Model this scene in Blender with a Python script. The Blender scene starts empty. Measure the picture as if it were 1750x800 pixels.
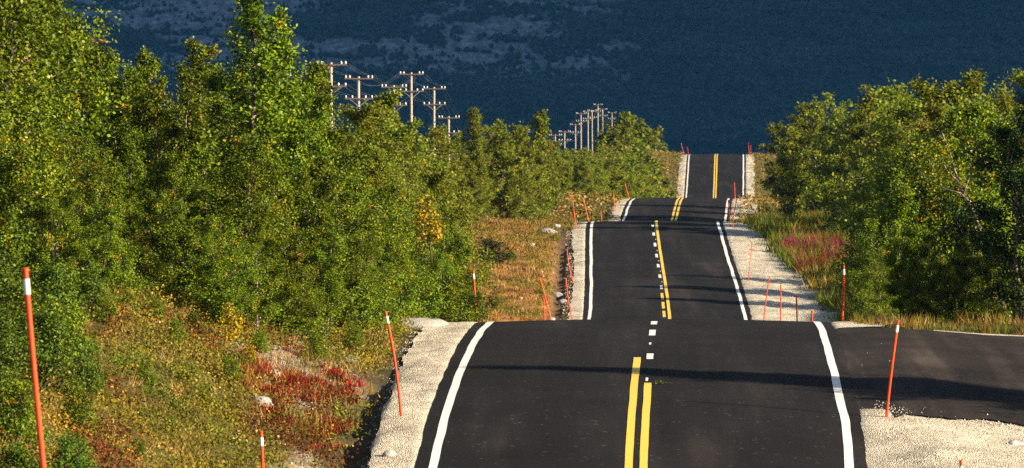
import bpy, math, random
import numpy as np
from math import radians, sin, cos, tan, pi
random.seed(7)
RNG = np.random.default_rng(11)
S = bpy.context.scene
COL = S.collection

# ------------------------------------------------------------------ camera
F = 200.0 / 36.0 * 1750.0                      # focal length in photo pixels
cam_d = bpy.data.cameras.new('camera')
cam = bpy.data.objects.new('camera', cam_d); COL.objects.link(cam)
cam.location = (0, 0, 0); cam.rotation_euler = (radians(90), 0, 0)
cam_d.lens = 200.0; cam_d.sensor_width = 36.0; cam_d.shift_y = -250.0 / 1750.0
cam_d.clip_start = 0.5; cam_d.clip_end = 30000
cam_d.dof.use_dof = True; cam_d.dof.focus_distance = 112; cam_d.dof.aperture_fstop = 9
S.camera = cam

# ------------------------------------------------------------------ light
SUN_EL = radians(21); SUN_H = np.array([0.925, -0.38])     # horizontal direction towards the sun
SUN_H = SUN_H / np.linalg.norm(SUN_H)
w = bpy.data.worlds.new('World'); S.world = w; w.use_nodes = True
nt = w.node_tree; bg = nt.nodes['Background']
sky = nt.nodes.new('ShaderNodeTexSky'); sky.sky_type = 'NISHITA'; sky.sun_disc = False
sky.sun_elevation = SUN_EL; sky.sun_rotation = math.atan2(SUN_H[0], SUN_H[1])
nt.links.new(sky.outputs[0], bg.inputs[0]); bg.inputs[1].default_value = 0.05
sd = bpy.data.lights.new('sun', 'SUN'); sd.energy = 5.0; sd.angle = radians(0.5); sd.color = (1.0, 0.86, 0.62)
sun = bpy.data.objects.new('sun', sd); COL.objects.link(sun)
from mathutils import Vector
sv = Vector((SUN_H[0]*cos(SUN_EL), SUN_H[1]*cos(SUN_EL), sin(SUN_EL)))
sun.rotation_euler = sv.to_track_quat('Z', 'Y').to_euler(); sun.location = (60, -20, 60)
S.view_settings.view_transform = 'Standard'; S.view_settings.look = 'None'
S.view_settings.exposure = 1.27; S.view_settings.gamma = 1.0
S.cycles.max_bounces = 5; S.cycles.diffuse_bounces = 3; S.cycles.transmission_bounces = 3
S.cycles.volume_bounces = 0; S.cycles.use_denoising = False
S.cycles.caustics_reflective = False; S.cycles.caustics_refractive = False

# ------------------------------------------------------------------ helpers
def tag(o, label=None, cat=None, group=None, kind=None):
    if label: o['label'] = label
    if cat: o['category'] = cat
    if group: o['group'] = group
    if kind: o['kind'] = kind
    return o

def empty(name, loc, rz=0.0, scale=None):
    o = bpy.data.objects.new(name, None); COL.objects.link(o)
    o.location = loc; o.rotation_euler = (0, 0, rz); o.empty_display_size = 0.2
    if scale: o.scale = scale
    return o

def mesh_np(name, V, Fq=None, Ft=None, mat=None, smooth=False, tint=None, col=None):
    """numpy arrays to a mesh; quads and/or triangles"""
    me = bpy.data.meshes.new(name)
    V = np.asarray(V, np.float32); nq = 0 if Fq is None else len(Fq); ntr = 0 if Ft is None else len(Ft)
    me.vertices.add(len(V)); me.vertices.foreach_set('co', V.ravel())
    loops = []
    if nq: loops.append(np.asarray(Fq, np.int32).ravel())
    if ntr: loops.append(np.asarray(Ft, np.int32).ravel())
    L = np.concatenate(loops)
    me.loops.add(len(L)); me.loops.foreach_set('vertex_index', L)
    starts = np.concatenate([np.arange(nq)*4, nq*4 + np.arange(ntr)*3]).astype(np.int32)
    me.polygons.add(nq+ntr); me.polygons.foreach_set('loop_start', starts)
    me.polygons.foreach_set('use_smooth', np.full(nq+ntr, smooth, dtype=bool))
    if tint is not None:
        a = me.attributes.new('tint', 'FLOAT', 'POINT'); a.data.foreach_set('value', np.asarray(tint, np.float32))
    if col is not None:
        a = me.attributes.new('col', 'FLOAT_COLOR', 'POINT')
        c4 = np.ones((len(V), 4), np.float32); c4[:, :3] = col
        a.data.foreach_set('color', c4.ravel())
    me.update(calc_edges=True)
    if mat: me.materials.append(mat)
    return me

def link(name, me, parent=None, loc=(0, 0, 0)):
    o = bpy.data.objects.new(name, me); COL.objects.link(o); o.location = loc
    if parent: o.parent = parent
    return o

def hash2(ix, iy, seed=0):
    h = (ix.astype(np.int64)*374761393 + iy.astype(np.int64)*668265263 + seed*974711) & 0x7fffffff
    h = ((h ^ (h >> 13)) * 1274126177) & 0x7fffffff
    h = h ^ (h >> 16)
    return (h % 100003) / 100003.0

def vnoise(x, y, seed=0):
    ix = np.floor(x); iy = np.floor(y); fx = x-ix; fy = y-iy
    fx = fx*fx*(3-2*fx); fy = fy*fy*(3-2*fy)
    a = hash2(ix, iy, seed); b = hash2(ix+1, iy, seed); c = hash2(ix, iy+1, seed); d = hash2(ix+1, iy+1, seed)
    return (a*(1-fx)+b*fx)*(1-fy) + (c*(1-fx)+d*fx)*fy

def fbm(x, y, seed=0, octv=4):
    x = np.asarray(x, float); y = np.asarray(y, float)
    r = 0; a = 0.5; n = 0
    for k in range(octv):
        r = r + a*vnoise(x*2**k, y*2**k, seed+k*17); n += a; a *= 0.5
    return r/n

def sstep(a, b, x):
    t = np.clip((x-a)/(b-a), 0, 1); return t*t*(3-2*t)

def pchip(xk, yk):
    xk = np.array(xk, float); yk = np.array(yk, float)
    h = np.diff(xk); dl = np.diff(yk)/h; m = np.zeros(len(xk)); m[0] = dl[0]; m[-1] = dl[-1]
    for i in range(1, len(xk)-1):
        if dl[i-1]*dl[i] > 0:
            w1 = 2*h[i]+h[i-1]; w2 = h[i]+2*h[i-1]
            m[i] = (w1+w2)/(w1/dl[i-1]+w2/dl[i])
    def f(x):
        x = np.clip(np.asarray(x, float), xk[0], xk[-1]); i = np.clip(np.searchsorted(xk, x, 'right')-1, 0, len(xk)-2)
        t = (x-xk[i])/h[i]
        return (yk[i]*(1+2*t)*(1-t)**2 + h[i]*m[i]*t*(1-t)**2 + yk[i+1]*t*t*(3-2*t) + h[i]*m[i+1]*t*t*(t-1))
    return f

# ------------------------------------------------------------------ road and land profiles (metres from the camera hill)
roadX = pchip([-100, 0, 40, 84, 107, 160, 225, 244, 257.6, 277.8, 310, 343, 366.6, 480, 616, 654, 800, 1500, 4000],
              [-3.2, -1.0, 0.35, 1.91, 2.66, 4.4, 6.16, 6.49, 6.68, 6.99, 8.2, 9.73, 10.83, 16.2, 21.95, 23.5, 29, 60, 170])
roadZ = pchip([-100, 0, 25, 40, 50, 60, 70, 78, 84.1, 88.8, 93.6, 100, 104.3, 107, 112, 125, 160, 195, 225, 244, 257.6, 277.8, 283,
               300, 318, 343, 366.6, 372, 390, 450, 540, 590, 616, 654, 660, 690, 800, 1000, 1500, 2600, 4000],
              [1.5, -1.75, -2.5, -3.3, -4.6, -5.8, -6.5, -6.2, -5.62, -5.02, -4.70, -4.44, -4.38, -4.38, -4.6, -6.0, -8.9, -9.9, -9.12, -8.28,
               -7.68, -6.69, -6.62, -7.8, -8.5, -8.11, -7.20, -7.2, -8.4, -11.5, -14.5, -13.6, -11.9, -7.74, -7.7, -9.6, -15, -17, -24, -52, -70])
leftZ = pchip([-100, 0, 40, 50, 60, 66, 75, 85, 95, 105, 120, 150, 200, 225, 250, 280, 300, 343, 370, 400, 450, 540, 600, 640, 656, 700, 800, 1000, 1500, 2600, 4000],
              [1.5, -1.6, -3.4, -4.05, -4.45, -4.38, -3.95, -3.5, -3.05, -2.95, -3.3, -5.2, -8.0, -8.2, -7.5, -6.7, -6.9, -7.7, -6.8, -7.4, -9.0, -12, -12, -8.9, -7.7, -9.6, -15, -17, -24, -52, -70])
rightZ = pchip([-100, 0, 40, 50, 70, 84, 95, 107, 120, 150, 200, 232, 280, 310, 343, 370, 450, 540, 600, 640, 656, 700, 800, 1000, 1500, 2600, 4000],
               [1.5, -1.8, -3.4, -4.7, -6.3, -5.5, -4.85, -4.55, -4.7, -5.2, -6.6, -7.6, -6.6, -7.2, -7.8, -6.8, -9, -12, -12, -8.9, -7.6, -9.6, -15, -17, -24, -52, -70])
offL = pchip([0, 3.25, 3.45, 4.05, 4.35, 4.5, 4.9, 6.0, 400], [-0.08, -0.08, -0.02, -0.06, -0.25, -0.26, 0.0, 0.2, 0.2])
offLflat = pchip([0, 3.25, 3.45, 4.3, 5.5, 400], [-0.08, -0.08, -0.02, -0.07, 0.0, 0.1])
offR = pchip([0, 3.25, 3.45, 6.5, 9, 400], [-0.08, -0.08, -0.02, -0.16, -0.2, -0.2])

def camber(u): return .006*np.minimum(np.abs(u), 3.4)**2
def ground(x, d, bumps=True):
    x = np.asarray(x, float); d = np.asarray(d, float)
    u = x-roadX(d); zr = roadZ(d)-camber(u); s = np.abs(u)
    ditch = np.maximum(sstep(60, 72, d)*(1-sstep(91, 98, d)), sstep(222, 232, d)*(1-sstep(262, 272, d)))
    ditch = np.maximum(ditch, sstep(343, 346, d)*(1-sstep(354, 362, d)))
    pl = offL(s)*ditch + offLflat(s)*(1-ditch)
    wl = sstep(4.9, 10.0, s); wr = sstep(6.5, 11.5, s)
    zl = (zr+pl)*(1-wl) + leftZ(d)*wl
    zg = (zr+offR(s))*(1-wr) + rightZ(d)*wr
    z = np.where(u < 0, zl, zg)
    if bumps:
        amp = sstep(4.6, 7.0, s)*np.where(u > 0, 1-sstep(84.5, 87.5, d+.42*(u-3.2))*(1-sstep(106.5, 108.5, d+.42*(u-3.2))), 1)
        fine = sstep(3.3, 4.0, s)*np.where(u > 0, 1-.9*sstep(84.5, 87.5, d+.42*(u-3.2))*(1-sstep(106.5, 108.5, d+.42*(u-3.2))), 1)
        z = z + amp*(fbm(x*0.35, d*0.35, 3, 3)-0.5)*0.5 + fine*(fbm(x*1.6, d*1.6, 9, 4)-0.5)*0.17
        z = z + np.where(u > 0, sstep(3.6, 4.6, s)*(1-sstep(85.5, 88.6, d+.42*(u-3.2)))*sstep(76, 80, d), 0)*(.10+.34*(fbm(x*.8, d*.55, 13, 3)-.45))
        z = z + sstep(25, 90, s)*(fbm(x*0.02, d*0.02, 5, 3)-0.5)*5.0*sstep(40, 200, d)
    return z

def gz(x, d): return float(ground(np.array([x]), np.array([d]))[0])
def pxX(px, d): return (px-875.0)/F*d
def pyZ(py, d): return (150.0-py)/F*d

# ------------------------------------------------------------------ materials
def mat_new(name):
    m = bpy.data.materials.new(name); m.use_nodes = True
    n = m.node_tree; b = n.nodes['Principled BSDF']
    return m, n, b
def N(n, t, **kw):
    nd = n.nodes.new(t)
    for k, v in kw.items():
        setattr(nd, k, v)
    return nd
def ramp(n, stops):
    r = n.nodes.new('ShaderNodeValToRGB'); e = r.color_ramp.elements
    while len(e) < len(stops): e.new(0.5)
    for el, (p, c) in zip(e, stops):
        el.position = p; el.color = (*c, 1)
    return r
def noise(n, scale, detail=4, rough=0.55, coord=None):
    t = n.nodes.new('ShaderNodeTexNoise'); t.inputs['Scale'].default_value = scale
    t.inputs['Detail'].default_value = detail; t.inputs['Roughness'].default_value = rough
    if coord is not None: n.links.new(coord, t.inputs['Vector'])
    return t
def objcoord(n):
    return n.nodes.new('ShaderNodeTexCoord').outputs['Object']
def mixc(n, fac, a, b, mode='MIX'):
    m = n.nodes.new('ShaderNodeMix'); m.data_type = 'RGBA'; m.blend_type = mode
    for sock, v in ((m.inputs[0], fac), (m.inputs[6], a), (m.inputs[7], b)):
        if isinstance(v, (int, float)): sock.default_value = v
        elif isinstance(v, tuple): sock.default_value = (*v, 1)
        else: n.links.new(v, sock)
    return m.outputs[2]
def bump(n, b, h, strength, dist):
    bp = n.nodes.new('ShaderNodeBump'); bp.inputs['Strength'].default_value = strength; bp.inputs['Distance'].default_value = dist
    n.links.new(h, bp.inputs['Height']); n.links.new(bp.outputs[0], b.inputs['Normal'])

def simple(name, color, rough=0.6, var=0.25, scale=20.0, spec=0.4):
    m, n, b = mat_new(name)
    t = noise(n, scale, 4, 0.6, objcoord(n))
    c = mixc(n, t.outputs['Fac'], tuple(v*(1-var) for v in color), tuple(min(1, v*(1+var)) for v in color))
    n.links.new(c, b.inputs['Base Color']); b.inputs['Roughness'].default_value = rough
    b.inputs['Specular IOR Level'].default_value = spec
    return m

def leafmat(name, stops, transl=0.16, objvar=0.25, attr='tint', spec=.16):
    m, n, b = mat_new(name)
    at = N(n, 'ShaderNodeAttribute', attribute_name=attr)
    if attr == 'tint':
        r = ramp(n, stops); n.links.new(at.outputs['Fac'], r.inputs[0]); c = r.outputs[0]
    else:
        c = at.outputs['Color']
    oi = n.nodes.new('ShaderNodeObjectInfo')
    hs = n.nodes.new('ShaderNodeHueSaturation')
    mp = N(n, 'ShaderNodeMapRange'); mp.inputs[3].default_value = 0.5-0.035*objvar*4*0.5; mp.inputs[4].default_value = 0.5+0.02*objvar*4*0.5
    n.links.new(oi.outputs['Random'], mp.inputs[0]); n.links.new(mp.outputs[0], hs.inputs['Hue'])
    mv = N(n, 'ShaderNodeMapRange'); mv.inputs[3].default_value = 1-objvar; mv.inputs[4].default_value = 1+objvar
    n.links.new(oi.outputs['Random'], mv.inputs[0]); n.links.new(mv.outputs[0], hs.inputs['Value'])
    n.links.new(c, hs.inputs['Color'])
    n.links.new(hs.outputs[0], b.inputs['Base Color']); b.inputs['Roughness'].default_value = 0.45
    b.inputs['Specular IOR Level'].default_value = spec
    tr = n.nodes.new('ShaderNodeBsdfTranslucent'); n.links.new(hs.outputs[0], tr.inputs[0])
    mx = n.nodes.new('ShaderNodeMixShader'); mx.inputs[0].default_value = transl
    n.links.new(b.outputs[0], mx.inputs[1]); n.links.new(tr.outputs[0], mx.inputs[2])
    n.links.new(mx.outputs[0], n.nodes['Material Output'].inputs[0])
    return m

M_LEAF = leafmat('birch_leaves', [(0, (.020, .034, .003)), (.35, (.086, .138, .005)), (.7, (.178, .240, .009)), (.9, (.29, .26, .013)), (.965, (.46, .29, .012)), (1, (.52, .22, .01))])
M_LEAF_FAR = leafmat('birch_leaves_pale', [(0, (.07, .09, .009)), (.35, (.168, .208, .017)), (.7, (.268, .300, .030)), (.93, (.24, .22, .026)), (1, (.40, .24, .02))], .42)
M_LEAF_DARK = leafmat('leaves_dark_shaded', [(0, (.010, .022, .004)), (.4, (.025, .045, .007)), (.8, (.05, .07, .01)), (1, (.16, .13, .012))])  # shade of the edge tree put into the leaf colour; bushes dark themselves
M_LEAF_GREEN = leafmat('willow_leaves', [(0, (.025, .06, .006)), (.4, (.07, .13, .01)), (.8, (.14, .21, .015)), (1, (.24, .24, .02))])
M_LEAF_YEL = leafmat('yellow_leaves', [(0, (.12, .12, .01)), (.4, (.42, .30, .015)), (1, (.62, .44, .02))])
M_COVER = leafmat('heath_leaves', None, 0.2, 0.02, 'col', .08)

def barkmat(name, light, dark, lim):
    m, n, b = mat_new(name)
    co = objcoord(n); mp = N(n, 'ShaderNodeMapping'); mp.inputs['Scale'].default_value = (1, 1, 4); n.links.new(co, mp.inputs[0])
    t = noise(n, 3.5, 5, 0.65, mp.outputs[0]); r = ramp(n, [(lim, dark), (lim+.12, light), (1, light)])
    n.links.new(t.outputs['Fac'], r.inputs[0]); n.links.new(r.outputs[0], b.inputs['Base Color']); b.inputs['Roughness'].default_value = .8
    return m
M_BARK = barkmat('birch_bark', (.30, .22, .17), (.05, .036, .028), .47)
M_TWIG = barkmat('twig_bark', (.13, .09, .06), (.04, .03, .022), .45)

def ground_mat():
    m, n, b = mat_new('ground_soil')
    at = N(n, 'ShaderNodeAttribute', attribute_name='col'); co = objcoord(n)
    t1 = noise(n, 1.3, 6, .65, co); t2 = noise(n, 14, 5, .7, co)
    r1 = ramp(n, [(.3, (.55, .5, .45)), (.7, (1.35, 1.3, 1.2))]); n.links.new(t1.outputs['Fac'], r1.inputs[0])
    r2 = ramp(n, [(.28, (.45, .45, .45)), (.72, (1.5, 1.5, 1.5))]); n.links.new(t2.outputs['Fac'], r2.inputs[0])
    c = mixc(n, 1.0, at.outputs['Color'], r1.outputs[0], 'MULTIPLY'); c = mixc(n, .8, c, r2.outputs[0], 'MULTIPLY')
    n.links.new(c, b.inputs['Base Color']); b.inputs['Roughness'].default_value = .95; b.inputs['Specular IOR Level'].default_value = .15
    bump(n, b, t2.outputs['Fac'], .8, .06)
    return m
M_GROUND = ground_mat()

def gravel_mat():
    m, n, b = mat_new('gravel')
    co = objcoord(n)
    v = n.nodes.new('ShaderNodeTexVoronoi'); v.inputs['Scale'].default_value = 36; n.links.new(co, v.inputs['Vector'])
    v2 = n.nodes.new('ShaderNodeTexVoronoi'); v2.inputs['Scale'].default_value = 15; n.links.new(co, v2.inputs['Vector'])
    sep = n.nodes.new('ShaderNodeSeparateColor'); n.links.new(v.outputs['Color'], sep.inputs[0])
    r = ramp(n, [(0, (.36, .315, .25)), (.25, (.60, .53, .43)), (.7, (.74, .66, .545)), (1, (.85, .78, .67))]); n.links.new(sep.outputs[0], r.inputs[0])
    sep2 = n.nodes.new('ShaderNodeSeparateColor'); n.links.new(v2.outputs['Color'], sep2.inputs[0])
    r2 = ramp(n, [(0, (.62, .60, .57)), (.3, (.95, .95, .95)), (1, (1.12, 1.1, 1.04))]); n.links.new(sep2.outputs[0], r2.inputs[0])
    t = noise(n, .9, 5, .6, co); r3 = ramp(n, [(.32, (.62, .60, .57)), (.5, (.95, .94, .92)), (.68, (1.15, 1.14, 1.1))]); n.links.new(t.outputs['Fac'], r3.inputs[0])
    c = mixc(n, .8, r.outputs[0], r2.outputs[0], 'MULTIPLY'); c = mixc(n, 1, c, r3.outputs[0], 'MULTIPLY')
    n.links.new(c, b.inputs['Base Color']); b.inputs['Roughness'].default_value = .9; b.inputs['Specular IOR Level'].default_value = .2
    ad = N(n, 'ShaderNodeMath', operation='SUBTRACT'); n.links.new(sep2.outputs[1], ad.inputs[0]); n.links.new(v.outputs['Distance'], ad.inputs[1])
    bump(n, b, ad.outputs[0], .9, .03)
    return m
M_GRAVEL = gravel_mat()

def asphalt_mat(name, base, patch, worn):
    m, n, b = mat_new(name)
    co = objcoord(n)
    mp = N(n, 'ShaderNodeMapping'); mp.inputs['Scale'].default_value = (1.4, .05, 1); n.links.new(co, mp.inputs[0])
    streak = noise(n, 1.0, 4, .6, mp.outputs[0]); big = noise(n, .35, 5, .6, co)
    fine = noise(n, 42, 3, .8, co); spk = n.nodes.new('ShaderNodeTexVoronoi'); spk.inputs['Scale'].default_value = 24; n.links.new(co, spk.inputs['Vector'])
    r = ramp(n, [(.3, tuple(x*.75 for x in base)), (.55, base), (.75, patch)]); n.links.new(streak.outputs['Fac'], r.inputs[0])
    r2 = ramp(n, [(.35, (.8, .8, .8)), (.7, (worn, worn, worn))]); n.links.new(big.outputs['Fac'], r2.inputs[0])
    r3 = ramp(n, [(.3, (.5, .5, .5)), (.7, (1.65, 1.65, 1.62))]); n.links.new(fine.outputs['Fac'], r3.inputs[0])
    c = mixc(n, 1, r.outputs[0], r2.outputs[0], 'MULTIPLY'); c = mixc(n, 1, c, r3.outputs[0], 'MULTIPLY')
    sep = n.nodes.new('ShaderNodeSeparateColor'); n.links.new(spk.outputs['Color'], sep.inputs[0])
    r4 = ramp(n, [(.985, (0, 0, 0)), (.995, (.7, .7, .7))]); n.links.new(sep.outputs[0], r4.inputs[0])
    c = mixc(n, r4.outputs[0], c, (.075, .07, .062))
    mp2 = N(n, 'ShaderNodeMapping'); mp2.inputs['Scale'].default_value = (.85, .045, 1); n.links.new(co, mp2.inputs[0])
    tr = noise(n, 1.0, 3, .55, mp2.outputs[0]); r5 = ramp(n, [(.52, (1, 1, 1)), (.72, (1.9, 1.8, 1.75))]); n.links.new(tr.outputs['Fac'], r5.inputs[0]); c = mixc(n, 1, c, r5.outputs[0], 'MULTIPLY')
    n.links.new(c, b.inputs['Base Color']); b.inputs['Roughness'].default_value = .92; b.inputs['Specular IOR Level'].default_value = .12
    bump(n, b, fine.outputs['Fac'], .5, .012)
    return m
M_ASPH = asphalt_mat('asphalt', (.0125, .0110, .0122), (.0225, .0182, .0182), 1.3)
M_SIDE = asphalt_mat('worn_asphalt', (.0175, .0142, .0138), (.036, .029, .026), 1.7)

def paint_mat(name, color, wear):
    m, n, b = mat_new(name)
    co = objcoord(n); t = noise(n, 9, 6, .75, co); r = ramp(n, [(wear-.06, tuple(c*.55 for c in color)), (wear+.05, color)]); n.links.new(t.outputs['Fac'], r.inputs[0])
    n.links.new(r.outputs[0], b.inputs['Base Color']); b.inputs['Roughness'].default_value = .6
    bump(n, b, t.outputs['Fac'], .3, .01)
    return m
M_WHITE = paint_mat('white_paint', (.86, .85, .82), .28)
M_YELLOW = paint_mat('yellow_paint', (.86, .57, .075), .30)
M_ORANGE = simple('orange_plastic', (.70, .062, .009), .45, .4, 9)
M_BAND = simple('white_reflector', (.8, .8, .78), .3, .05, 8)
M_WOOD = barkmat('weathered_wood', (.50, .42, .345), (.32, .26, .21), .4)
M_ARM = simple('brown_crossarm_wood', (.13, .083, .062), .8, .3, 5)
M_PORC = simple('porcelain', (.85, .87, .84), .2, .04, 5)
M_STEEL = simple('galvanised_steel', (.3, .31, .32), .45, .2, 9)
def rockmat(name, c):
    m, n, b = mat_new(name); co = objcoord(n); t = noise(n, 4, 8, .7, co)
    r = ramp(n, [(.3, tuple(x*.45 for x in c)), (.5, c), (.75, tuple(min(1, x*1.35) for x in c))]); n.links.new(t.outputs['Fac'], r.inputs[0])
    n.links.new(r.outputs[0], b.inputs['Base Color']); b.inputs['Roughness'].default_value = .9; bump(n, b, t.outputs['Fac'], .7, .08)
    return m
M_ROCK = rockmat('grey_rock', (.36, .335, .31)); M_ROCK_PALE = rockmat('pale_rock', (.52, .48, .43))

# ------------------------------------------------------------------ land
def dsamples():
    segs = [(-90, 30, 6), (30, 58, 1.0), (58, 112, .25), (112, 220, 1.2), (220, 284, .4), (284, 340, 1.0), (340, 376, .5), (376, 600, 3), (600, 662, .7),
            (662, 760, 3), (760, 1500, 15), (1500, 3400, 80)]
    out = []
    for a, b, st in segs: out += list(np.arange(a, b-1e-6, st))
    return np.array(out+[3400.0])
D = dsamples()
def usamples():
    a = list(np.arange(-14, 14.01, .25)); p = [14.0]; st = .35
    while p[-1] < 4200:
        st = min(st*1.16, 300); p.append(p[-1]+st)
    p = np.array(p[1:])
    return np.concatenate([-p[::-1], a, p])
U = usamples()
def grid_faces(nr, nc):
    i = np.arange(nr-1)[:, None]*nc + np.arange(nc-1)[None, :]
    return np.stack([i, i+1, i+nc+1, i+nc], -1).reshape(-1, 4)

uu, dd = np.meshgrid(U, D)
xx = roadX(dd)+uu; zz = ground(xx, dd)
zz = np.where(np.abs(uu) < 3.3, np.minimum(zz, roadZ(dd)-camber(uu)-.06), zz)
def baremask(x, d):
    u = x-roadX(d); n = fbm(x*1.3, d*.8, 33, 4)-.5
    e1 = ((u+5.6)/1.0)**2+((d-93)/4.2)**2; e2 = ((u+5.0)/.35)**2+((d-80)/4.5)**2; e3 = ((u+6.3)/.5)**2+((d-99.5)/2.5)**2; e4 = ((u+5.6)/.5)**2+((d-75)/2.4)**2
    return sstep(.12, -.28, np.minimum(np.minimum(e1, e2), np.minimum(e3, e4))*.5-.5+n*1.6)
def ground_color(x, d):
    u = x-roadX(d); s = np.abs(u)
    soil = np.array([.10, .078, .028]); straw = np.array([.30, .16, .055]); moss = np.array([.11, .115, .02]); pale = np.array([.30, .26, .205])
    n1 = fbm(x*.25, d*.25, 21, 4)[..., None]; n2 = fbm(x*.9, d*.9, 33, 3)
    c = soil*(1-n1)+moss*n1
    orange = (sstep(160, 205, d)*(1-sstep(300, 345, d))*(u < 0)*sstep(.3, .55, fbm(x*.35, d*.2, 44, 3)+.1))[..., None]
    c = c*(1-orange)+straw*orange
    bank4 = (sstep(380, 600, d)*(1-sstep(680, 760, d))*.6)[..., None]; c = c*(1-bank4)+np.array([.13, .1, .03])*bank4
    b = baremask(x, d)
    b = b[..., None]; c = c*(1-b)+pale*b
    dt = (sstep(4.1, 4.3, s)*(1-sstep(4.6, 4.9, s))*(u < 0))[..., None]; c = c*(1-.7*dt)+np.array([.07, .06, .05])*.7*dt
    return c
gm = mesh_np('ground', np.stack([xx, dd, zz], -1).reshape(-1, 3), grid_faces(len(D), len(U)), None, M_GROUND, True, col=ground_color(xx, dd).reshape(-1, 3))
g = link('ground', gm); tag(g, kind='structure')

# gravel shoulders: strips laid on the land beside the asphalt
def strip(name, ua, ub, d0, d1, lift, mat, nu=7, parent=None, kind=None, surf='ground', edge_noise=0.0, seed=1):
    ds = D[(D > d0) & (D < d1)]; ds = np.concatenate([[d0], ds, [d1]])
    fa = ua if callable(ua) else (lambda d: np.full_like(d, ua)); fb = ub if callable(ub) else (lambda d: np.full_like(d, ub))
    a = fa(ds)+edge_noise*(fbm(ds*1.1, ds*0, seed, 4)-.5)*2; b = fb(ds)+edge_noise*(fbm(ds*1.1, ds*0+5, seed+3, 4)-.5)*2
    t = np.linspace(0, 1, nu)[None, :]; us = a[:, None]*(1-t)+b[:, None]*t; dgrid = np.repeat(ds[:, None], nu, 1)
    x = roadX(dgrid)+us
    z = ground(x, dgrid) if surf == 'ground' else np.interp(dgrid, D, roadZ(D))-camber(us)
    me = mesh_np(name, np.stack([x, dgrid, z+lift], -1).reshape(-1, 3), grid_faces(len(ds), nu), None, mat, True)
    o = link(name, me, parent)
    if kind: tag(o, kind=kind)
    return o
rightW = pchip([40, 84, 86.3, 90.0, 104, 106.5, 112, 200, 225, 244, 258, 270, 278, 290, 340, 366, 380, 660], [9, 9, 10, 2.95, 2.95, 4.2, 5.2, 7.5, 7.3, 6.6, 5.9, 5.5, 5.0, 4.6, 5.2, 4.8, 4.3, 4.3])
leftW = pchip([40, 84, 107, 225, 250, 278, 300, 343, 367, 600, 654, 700], [4.2, 4.1, 4.25, 3.95, 3.85, 4.05, 4.0, 4.5, 4.0, 4.2, 4.1, 4.1])
sh = strip('gravel_shoulder', lambda d: -leftW(d), lambda d: np.full_like(d, -3.2), 20, 700, .03, M_GRAVEL, 15, None, 'structure', edge_noise=.08, seed=5)
sh = strip('gravel_shoulder', lambda d: np.full_like(d, 3.2), lambda d: rightW(d), 20, 700, .035, M_GRAVEL, 31, None, 'structure', edge_noise=.2, seed=8)

# asphalt road with its painted lines
road = strip('road', -3.36, 3.36, -80, 1400, 0.0, M_ASPH, 17, None, 'structure', 'road', .035, 12)
def side_road():
    us = np.concatenate([np.linspace(3.2, 9, 60), np.linspace(9.3, 40, 40)]); n = 44; P = []
    for u in us:
        flare = 4.0*math.exp(-(u-3.2)/1.6)
        far = 105.6-.42*(u-3.2)+.1; near = 89.5+flare*-.3-.42*(u-3.2)
        far += .25*(float(fbm(np.array([u*1.7]), np.array([2.0]), 4, 3)[0])-.5)*2; near += .55*(float(fbm(np.array([u*2.6]), np.array([7.0]), 4, 5)[0])-.5)*2
        for k in range(n):
            d = near+(far-near)*k/(n-1); x = float(roadX(d))+u; P.append((x, d))
    P = np.array(P); uP = P[:, 0]-roadX(P[:, 1]); z = ground(P[:, 0], P[:, 1])+.04*sstep(3.4, 4.6, uP)+.022
    z = np.where(uP < 3.45, roadZ(P[:, 1])-.006-camber(uP), z)
    me = mesh_np('side_road', np.column_stack([P, z]), grid_faces(100, n), None, M_SIDE, True)
    o = link('side_road', me); tag(o, kind='structure')
    for nm, off0, off1 in (('gravel_edge', .05, .75),):            # pale gravel along its far edge
        us = np.linspace(5.2, 40, 90); wj = .35*(fbm(us*.9, us*0, 14, 3)-.3); P = []
        for u, j in zip(us, wj):
            for k in range(5):
                d = 105.6-.42*(u-3.2)+off0-.3+(off1-off0+j)*k/4; P.append((float(roadX(d))+u, d))
        P = np.array(P); z = ground(P[:, 0], P[:, 1])+.058
        tag(link(nm, mesh_np(nm, np.column_stack([P, z]), grid_faces(90, 5), None, M_GRAVEL, True)), kind='structure')
side_road()

wob = lambda u, a=.02, s=3: (lambda d: u + a*(fbm(d*.25, d*0, s, 3)-.5)*2)
def line(name, u, wd, d0, d1, mat, a=.02, s=3, lift=.005):
    c = wob(u, a, s)
    return strip(name, lambda d: c(d)-wd/2, lambda d: c(d)+wd/2, d0, d1, lift, mat, 3, road, None, 'road', .006, s)
line('white_edge_line', -3.1, .132, 0, 700, M_WHITE, .03, 4); line('white_edge_line', 3.1, .132, 0, 700, M_WHITE, .03, 6)
line('yellow_centre_line', -.19, .12, 20, 96.3, M_YELLOW, .012, 7); line('yellow_centre_line', .03, .12, 20, 92.1, M_YELLOW, .012, 7)
line('yellow_centre_line', .075, .12, 190, 310, M_YELLOW, .015, 8)
line('yellow_centre_line', -.14, .13, 318, 700, M_YELLOW, .01, 9); line('yellow_centre_line', .1, .13, 318, 700, M_YELLOW, .01, 9)
for a, b in ((96.0, 97.0), (101.3, 103.0), (105.2, 106.6)): line('white_dash', .02, .115, a, b, M_WHITE, 0, 1)
for a, b in ((98.9, 99.4), (92.4, 92.9), (86.3, 87.1)): line('paint_remnant', -.0, .035, a, b, M_WHITE, 0, 1, .004)
for d0 in np.arange(239.6, 281, 6.0): line('white_dash', -.12, .115, d0, d0+1.9, M_WHITE, 0, 1); line('paint_remnant', -.06, .04, d0+3.6, d0+4.0, M_WHITE, 0, 1)
for d0 in np.arange(208, 238.5, 4.4): line('yellow_dash', -.13, .115, d0, d0+3.2, M_YELLOW, 0, 1)

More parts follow.
